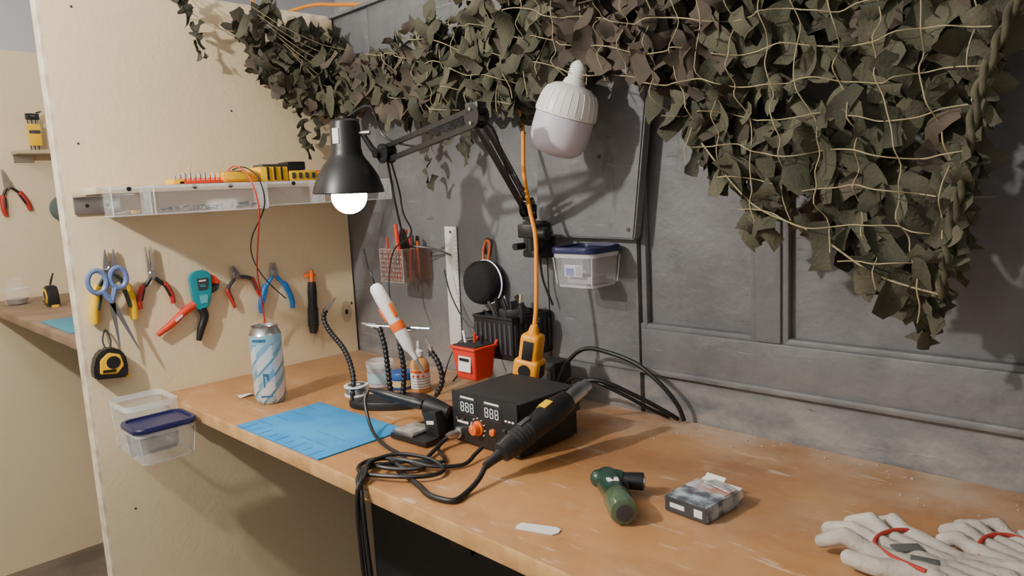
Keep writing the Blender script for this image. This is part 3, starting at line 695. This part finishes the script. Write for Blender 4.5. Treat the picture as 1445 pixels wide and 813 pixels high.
e,dr=goose([(.465,-.318,.866),(.455,-.305,.91),(.405,-.29,.955),(.340,-.285,.99),(.318,-.283,1.015),(.325,-.28,1.035)],.0062);clip(e,V((.55,.1,.45)).normalized())
e,dr=goose([(.525,-.262,.866),(.520,-.262,.92),(.512,-.260,.97),(.495,-.258,1.008)],.0062);clip(e,V((-.9,-.3,.15)).normalized())
e,dr=goose([(.545,-.248,.866),(.552,-.245,.92),(.545,-.245,.97),(.535,-.24,1.004)],.0062);clip(e,V((.9,.5,0)).normalized())
e,dr=goose([(.60,-.205,.866),(.618,-.20,.90),(.610,-.200,.935),(.590,-.200,.955)],.0062);clip(e,V((-.5,.2,.3)).normalized())
k.tube([(.468,-.27,1.012),(.60,-.21,1.008)],.0022,STEEL,8)
k.done()
k=MB('electric_soldering_tool')   # white and orange tool leaning on the stand
a=V((.575,-.240,.965));b_=V((.512,-.275,1.102));q=(b_-a).to_track_quat('Z','Y').to_matrix().to_4x4();k.M=Matrix.Translation(a)@q@RZ(60)
k.lathe([(.004,-.02),(.006,-.01),(.008,0),(.013,.012),(.0135,.05),(.0125,.06),(.0135,.075),(.0145,.12),(.0135,.145),(.009,.153),(0,.155)],WHITE,28)
k.lathe([(.0142,.048),(.0148,.052),(.0148,.062),(.0142,.066)],ORANGE,28,cap=False)
for A in (0,120,240): k.box((.0145*math.cos(math.radians(A)),.0145*math.sin(math.radians(A)),.09),(.006,.008,.03),ORANGE,.002,R=RZ(A))
k.lathe([(.0025,-.05),(.003,-.02)],STEEL,12)
k.tube([(0,0,.150),(0.0,.005,.17),(-.005,.01,.19),(.0,.02,.23)],.0022,BLACK,8,5)
k.done()
k=MB('solder_spool');k.M=T(.452,-.298,DZ+.0170)
k.lathe([(.025,0),(.025,.003),(.020,.0035),(.020,.018),(.025,.0185),(.025,.0215),(.009,.0215),(.009,.01)],WHITE,32)
for i in range(7): k.ring((0,0,.0048+.002*i),.0212,.0212,.0012,STEEL)
k.lathe([(.018,.0217),(.018,.0222),(.010,.0222)],STEEL,24,cap=False)
k.done()
k=MB('solder_paste_jar');k.M=T(.385,-.190,DZ+.0003)
k.lathe([(.026,0),(.029,.003),(.030,.045),(.028,.047)],FROST,32);k.lathe([(.031,.046),(.032,.048),(.032,.058),(.030,.060),(0,.060)],CLEARE,32)
k.lathe([(.026,.004),(.027,.028),(0,.028)],mat('jar_content',(.25,.3,.35),.6),24);k.lathe([(.0303,.012),(.0305,.034)],mat('jar_label',(.35,.55,.6),.6),32,cap=False)
k.done()
k=MB('flux_tin');k.M=T(.440,-.172,DZ+.0003);k.lathe([(.024,0),(.0255,.002),(.0255,.024),(.0265,.025),(.0265,.036),(.025,.038),(0,.038)],mat('blue_tin',(.02,.10,.35),.35),32);k.lathe([(.0257,.007),(.0257,.021)],mat('tin_label',(.6,.5,.2),.5),32,cap=False);k.done()
k=MB('flux_bottle');k.M=T(.498,-.164,DZ+.0003)
k.lathe([(.019,0),(.021,.003),(.021,.060),(.017,.070),(.008,.076),(.008,.080)],AMBER,28)
k.lathe([(.0213,.010),(.0213,.052)],PAPER,28,cap=False);k.lathe([(.0216,.044),(.0216,.051)],ORANGE,28,cap=False)
for i in range(4): k.lathe([(.0216,.014+.006*i),(.0216,.015+.006*i)],DGREY,28,cap=False)
for A in (-20,-50,-80):
    k.box((.0216*math.cos(math.radians(A)),.0216*math.sin(math.radians(A)),.038),(.001,.006,.005),REDP,R=RZ(A)@RX(45))
k.lathe([(.010,.079),(.010,.090),(.004,.094),(.0022,.112),(0,.112)],WHITE,20)
k.done()
# ------------------------------------------------------------------ butane torch
k=MB('butane_torch')
GRN=mat('torch_green',(.018,.055,.038),.3,coat=.3);GRT=mat('torch_green_translucent',(.10,.16,.09),.2,alpha=.85,coat=.4)
h0=V((1.143,-.338,.869));h1=V((1.225,-.410,.869));dr=(h1-h0).normalized()
q=dr.to_track_quat('Z','Y').to_matrix().to_4x4();k.M=Matrix.Translation(h0)@q
k.lathe([(.010,-.022),(.0165,-.014),(.018,0),(.0165,.02),(.0155,.045),(.017,.055)],GRN,28)
k.lathe([(.0165,.054),(.0185,.058),(.0185,.090),(.017,.098),(.012,.100)],GRT,28);k.lathe([(.011,.0995),(.011,.102),(.004,.1025),(0,.1025)],DGREY,20)
k.M=Matrix()
nz=V((.86,.50,.0)).normalized()
s0=h0-dr*.006
k.tube([s0-nz*.008,s0+nz*.012,s0+nz*.022],[.016,.0155,.013],GRN,20);k.tube([s0+nz*.02,s0+nz*.046,s0+nz*.05],[.0115,.0125,.012],BLACK,20);k.tube([s0+nz*.049,s0+nz*.052],.008,STEEL,16)
k.box(s0+dr*.022+nz*.018+V((0,0,.002)),(.012,.012,.014),BLACK,.003)
k.sph(s0-nz*.012+V((0,0,.001)),.013,GRN)
k.box(s0+dr*.036+V((0,0,.0152)),(.012,.016,.0015),PAPER,.0005,R=RZ(-41))
k.done()
# ------------------------------------------------------------------ cigarette pack
k=MB('cigarette_pack')
PK=mat('pack_print',(.09,.10,.12),.4,col2=(.42,.50,.55),scale=34,lo=.42,hi=.56)
k.M=T(1.266,-.292,DZ+.0003)@RZ(-4)
k.box((0,-.006,.0115),(.064,.074,.021),PK,.0015)
k.box((0,-.0435,.0115),(.062,.001,.019),DGREY);k.box((-.012,-.0442,.0115),(.022,.0008,.006),PAPER);k.box((.020,-.0442,.0115),(.012,.0008,.010),PAPER)
k.box((.0,.014,.0225),(.060,.028,.001),mat('pack_red',(.45,.22,.17),.4,col2=(.55,.60,.64),scale=60))
k.box((0,.036,.0125),(.060,.016,.014),PAPER,.001,R=RX(15));k.box((.010,.026,.0235),(.040,.028,.0012),mat('foil',(.8,.8,.8),.35,.6,bump=1.,bscale=90),R=RX(-12)@RY(6))
k.box((-.012,.040,.021),(.03,.016,.0012),PAPER,R=RX(35))
k.done()
k=MB('paper_scrap');k.M=T(1.138,-.478,DZ)@RZ(22)
k.poly([(-.028,-.008),(.022,-.010),(.028,-.004),(.028,.006),(.020,.010),(-.026,.009),(-.030,.0)],0.0005,.002,PAPER);k.done()
k=MB('paper_scrap.001');k.M=T(.192,-.425,DZ);k.add([(-.018,-.01,.001),(.012,-.014,.001),(.020,.010,.007),(-.006,.016,.002)],[[0,1,2,3]],PAPER);k.add([(-.006,.016,.002),(.020,.010,.007),(.026,.022,.003)],[[0,1,2]],PAPER);k.done()
DUST=mat('plaster_crumb',(.5,.45,.4),.9)
k=MB('plaster_crumbs')
for i in range(90):
    x=random.uniform(1.0,1.8);y=-.012-abs(random.gauss(0,.06))
    r=random.uniform(.0006,.0018);k.box((x,y,DZ+.0004+r*.4),(r*2,r*1.5,r*.8),DUST,R=RZ(random.uniform(0,180)))
k.done()
# ------------------------------------------------------------------ work gloves
GL=mat('glove_canvas',(.58,.54,.48),.95,col2=(.42,.38,.33),scale=14,bump=.25,bscale=220)
GRED=mat('glove_red_trim',(.42,.04,.03),.8)
GPALM=mat('glove_grey_palm',(.10,.10,.10),.8)
def glove(name,wrist,direction,spread,z,mirror=1,curl=.0,s=.85,cuff=.08,patch=True):
    dx=V((math.cos(math.radians(direction)),math.sin(math.radians(direction)),0))*s;sx=V((-dx.y,dx.x,0))*mirror;zz1=V((0,0,s))
    k=MB(name);W=V((wrist[0],wrist[1],z))
    for i in range(4):
        o=(-1.5+i)*.0235
        kn=W+dx*(.072+(.0,.006,.006,.0)[i])+sx*o*1.05+zz1*.002;k.cap(W+sx*o*.75,kn,.0155*s,.0135*s,GL)
        ln=(.046,.062,.066,.056)[i];fan=(-1.5+i)*spread
        f=(dx+sx*fan)
        m1=kn+f*ln*.5+zz1*(.009+curl+.003*(i%2));tp=kn+f*ln+zz1*(-.004)
        k.cap(kn,m1,.0108*s,.0108*s,GL);k.cap(m1,tp,.0108*s,.0098*s,GL)
    tb=W+dx*.015+sx*.032;t1=W+dx*.045+sx*.056;t2=W+dx*.080+sx*.066
    k.cap(tb,t1,.015*s,.0120*s,GL);k.cap(t1,t2,.0120*s,.0100*s,GL)
    for i in range(5):
        o=(-2+i)*.018;k.cap(W+sx*o*.8,W-dx*cuff+sx*o*1.4+zz1*.004,.014*s,.0155*s,GL)
    g=k.done()
    md=g.modifiers.new('r','REMESH');md.mode='VOXEL';md.voxel_size=.0019;md.use_smooth_shade=True
    sm=g.modifiers.new('s','SMOOTH');sm.iterations=3;sm.factor=.5
    tx=bpy.data.textures.new('wrinkle','CLOUDS');tx.noise_scale=.035
    dp=g.modifiers.new('d','DISPLACE');dp.texture=tx;dp.strength=.004;dp.mid_level=.5;dp.texture_coords='GLOBAL'
    t=MB('red_trim');zz=.0135*s
    t.tube([W+dx*.050+sx*-.050+V((0,0,0)),W+dx*.066+sx*-.036+V((0,0,zz*.85)),W+dx*.076+sx*-.015+V((0,0,zz*1.05)),W+dx*.078+sx*.010+V((0,0,zz*1.05)),W+dx*.068+sx*.032+V((0,0,zz*.9)),W+dx*.035+sx*.040+V((0,0,zz*.8)),W+dx*.0+sx*.038+V((0,0,zz*.8))],.0026,GRED,8,5)
    t.done(parent=g)
    if patch:
        t=MB('dark_patch')
        for (u,v,l,w_,an) in ((.040,.012,.030,.016,60),(.012,.022,.026,.010,30)):
            t.box(W+dx*u+sx*v+V((0,0,.0142*s)),(l,w_,.0028),GPALM,.001,R=RZ(direction+an))
        t.done(parent=g)
    return g
glove('work_glove',(1.550,-.302),163,.22,DZ+.0162,mirror=1,s=.88,cuff=.055)
glove('work_glove.001',(1.622,-.243),152,.14,DZ+.0165,mirror=-1,s=.74,cuff=.05,patch=False)
# ------------------------------------------------------------------ cables
z=DZ+.0050
k=MB('black_cable')
k.tube([(.979,-.420,.876),(.985,-.440,.864),(.990,-.470,z),(.994,-.497,z),(.955,-.506,z),(.912,-.494,z),(.862,-.482,z),(.815,-.478,z+.002),(.800,-.500,z+.003),(.818,-.534,z+.003),(.838,-.5475,.846),(.845,-.550,.80),(.85,-.549,.70),(.87,-.545,.55),(.86,-.54,.35),(.88,-.53,.2)],.0042,RUB,10,6)
k.tube([(.815,-.356,.866),(.818,-.372,.862),(.835,-.415,z),(.860,-.45,z),(.850,-.475,z+.005),(.805,-.470,z+.008),(.79,-.495,z+.006),(.828,-.537,z+.002),(.848,-.550,.838),(.853,-.552,.78),(.862,-.552,.68),(.88,-.55,.5),(.87,-.545,.3)],.0036,RUB,10,6)
k.tube([(.622,-.380,.922),(.625,-.39,.905),(.66,-.405,.87),(.72,-.425,z+.003),(.79,-.435,z),(.84,-.455,z+.006),(.88,-.462,z+.008),(.85,-.490,z+.008),(.82,-.500,z+.010),(.84,-.45,z+.006),(.87,-.41,z),(.82,-.38,z+.002),(.815,-.358,.866)],.0032,RUB,8,6)
k.tube([(.899,-.352,.868),(.900,-.368,.862),(.905,-.40,z),(.88,-.44,z+.004),(.83,-.462,z+.010),(.78,-.478,z+.004),(.775,-.505,z),(.815,-.525,z+.004),(.87,-.505,z+.006),(.905,-.468,z+.004),(.90,-.435,z+.002),(.86,-.43,z+.008),(.81,-.455,z+.012),(.80,-.50,z+.010),(.835,-.535,z+.006),(.843,-.556,.84),(.846,-.558,.74),(.855,-.556,.6),(.85,-.55,.4)],.0034,RUB,8,6)
k.done()
k=MB('power_cable')
k.tube([(.828,-.085,.90),(.84,-.07,.94),(.87,-.05,.968),(.929,-.05,.968),(.99,-.045,.952),(1.036,-.04,.920),(1.060,-.028,.885),(1.066,-.018,.8555)],.0042,RUB,10,6)
k.tube([(.90,-.172,.90),(.92,-.14,.925),(.96,-.12,.935),(1.011,-.08,.905),(1.045,-.04,.872),(1.053,-.018,.8555)],.0042,RUB,10,6)
k.tube([(.828,-.075,.88),(.87,-.09,.92),(.93,-.10,.925),(.985,-.085,.905),(1.02,-.05,.875),(1.035,-.018,.8555)],.0034,RUB,10,6)
k.done()
k=MB('router_box');k.box((.80,-.062,.8955),(.05,.05,.09),BLACKM,.006);k.box((.80,-.088,.90),(.03,.003,.05),DGREY,.001);k.done()
k=MB('thin_cable')
k.tube([(.44,-.03,1.10),(.46,-.03,1.04),(.50,-.025,.98),(.56,-.025,.955),(.60,-.10,.93),(.64,-.19,.90)],.0018,RUB,6,6)
k.tube([(.62,-.20,.90),(.60,-.16,.94),(.61,-.14,.97),(.64,-.13,.98)],.0016,RUB,6,6)
k.done()
# ------------------------------------------------------------------ neighbouring bay
WOODG=mat('worn_bench_wood',(.30,.20,.125),.6,col2=(.22,.14,.09),scale=9)
room('workbench.001',(-1.298,-.657,.957),(-.045,-.002,.981),WOODG,.002)
k=MB('wall_shelf.001');k.box((-1.253,-.35,1.489),(.09,.32,.012),WOODY,.001);k.box((-1.297,-.475,1.470),(.005,.06,.025),STEEL);k.done()
k=MB('hex_key_set');k.M=WL(-.440,1.505,0,-1.26)
k.box((0,.045,0),(.040,.075,.018),YELLOW,.003);k.box((0,.055,.0095),(.034,.012,.002),DGREY,.001)
for i in range(6):
    x=-.015+.006*i;k.tube([(x,-.009,0),(x,.10+.004*i,0),(x+.004,.106+.004*i,.006),(x+.016,.106+.004*i,.008)],.0021,STEEL if i%2 else BLACK,6)
k.box((0,.108,0),(.042,.022,.014),BLACK,.003)
k.done()
pliers('side_cutting_pliers.001',WL(-.535,1.380,12,-1.299),.055,.10,.038,RED,BLACK,jw=.013,gr=.009)
tp=tape('tape_measure.001',T(-.93,-.51,1.014)@RX(90)@RZ(0))
k=MB('glass_jar');k.M=T(-1.12,-.585,.9813);k.lathe([(.03,0),(.036,.004),(.038,.05),(.03,.07),(.024,.075),(.024,.088),(0,.088)],CLEAR,28,cap=False);k.ring((0,0,.05),.038,.038,.0015,CLEARE);k.lathe([(.028,.003),(.033,.02),(0,.02)],STEEL,20);k.done()
k=MB('silicone_mat.001');k.box((-.42,-.56,.9830),(.30,.16,.003),mat('mat_teal',(.05,.25,.36),.6),.001);k.done()
k=MB('wall_hook_cable');k.M=WL(-.372,1.29,0,-1.298)
k.lathe([(.045,.0),(.048,.01),(.04,.02),(.015,.025),(0,.025)],mat('grey_green',(.10,.13,.12),.5),28)
k.tube([(0,-.04,.012),(.004,-.15,.012),(.0,-.24,.012),(.01,-.30,.015)],.005,RUB,8,5);k.done()
k=MB('orange_cable');k.tube([(-.35,-.62,.007),(-.33,-.60,.08),(-.28,-.59,.14),(-.20,-.60,.10),(-.16,-.60,.008)],.006,CABOR,8,6);k.done()
k=MB('ceiling_cable');k.tube([(-.75,.1,2.19),(-.60,.1,1.90),(-.50,.1,1.855),(-.40,.1,1.862),(-.25,.1,1.852),(-.14,.1,1.83),(0,.1,1.80),(.098,.1,1.762),(.2,.1,1.70)],.005,CABOR,8,6);k.done()
k=MB('wall_socket');k.box((.45,-.038,.45),(.08,.012,.08),BLACK,.003);k.lathe([(.02,0),(.02,.002)],DGREY,20,L=WB(.45,.45,0,.044));k.done()
# ------------------------------------------------------------------ lights (only the ceiling lamp has a fixture; the others are unseen bare lights)
LP=V((.56,-1.45,1.86))
k=MB('ceiling_lamp');k.cyl(LP+V((0,0,.06)),LP+V((0,0,.12)),.02,BLACK);k.tube([LP+V((0,0,.11)),V((LP.x,LP.y,2.2))],.003,BLACK,8);k.done()
def pl(n,loc,e,c,r):
    l=bpy.data.lights.new(n,type='POINT');l.energy=e;l.color=c;l.shadow_soft_size=r
    lo=bpy.data.objects.new(n,l);lo.location=loc;bpy.context.collection.objects.link(lo)
pl('ceiling_lamp_light',LP,82,(1,.94,.86),.025)
pl('bay_light',(-.75,-1.1,1.95),9,(1,.94,.86),.06)
l=bpy.data.lights.new('room_fill',type='AREA');l.energy=7;l.size=1.2;l.color=(.95,.97,1)  # soft overhead fill added to lift the shade, no fixture
lo=bpy.data.objects.new('room_fill',l);lo.location=(2.1,-2.1,2.15);bpy.context.collection.objects.link(lo)
pl('rear_light',(.3,.5,2.0),8,(1,.98,.95),.06)
wd=bpy.data.worlds.new('world');bpy.context.scene.world=wd;wd.use_nodes=True;wd.node_tree.nodes['Background'].inputs[0].default_value=(.5,.52,.55,1);wd.node_tree.nodes['Background'].inputs[1].default_value=.1
# ------------------------------------------------------------------ camera
C=V((1.74,-1.10,1.28));fw=V((-.7048,.6991,-.1368)).normalized()
rt=V((.7069,.7025,-.0507));rt=(rt-fw*rt.dot(fw)).normalized();up=rt.cross(fw).normalized()
cd=bpy.data.cameras.new('camera');cam=bpy.data.objects.new('camera',cd);bpy.context.collection.objects.link(cam)
cd.sensor_width=36;cd.lens=25.41;cd.clip_start=.02
M=Matrix((rt,up,-fw)).transposed().to_4x4();M.translation=C;cam.matrix_world=M
bpy.context.scene.camera=cam
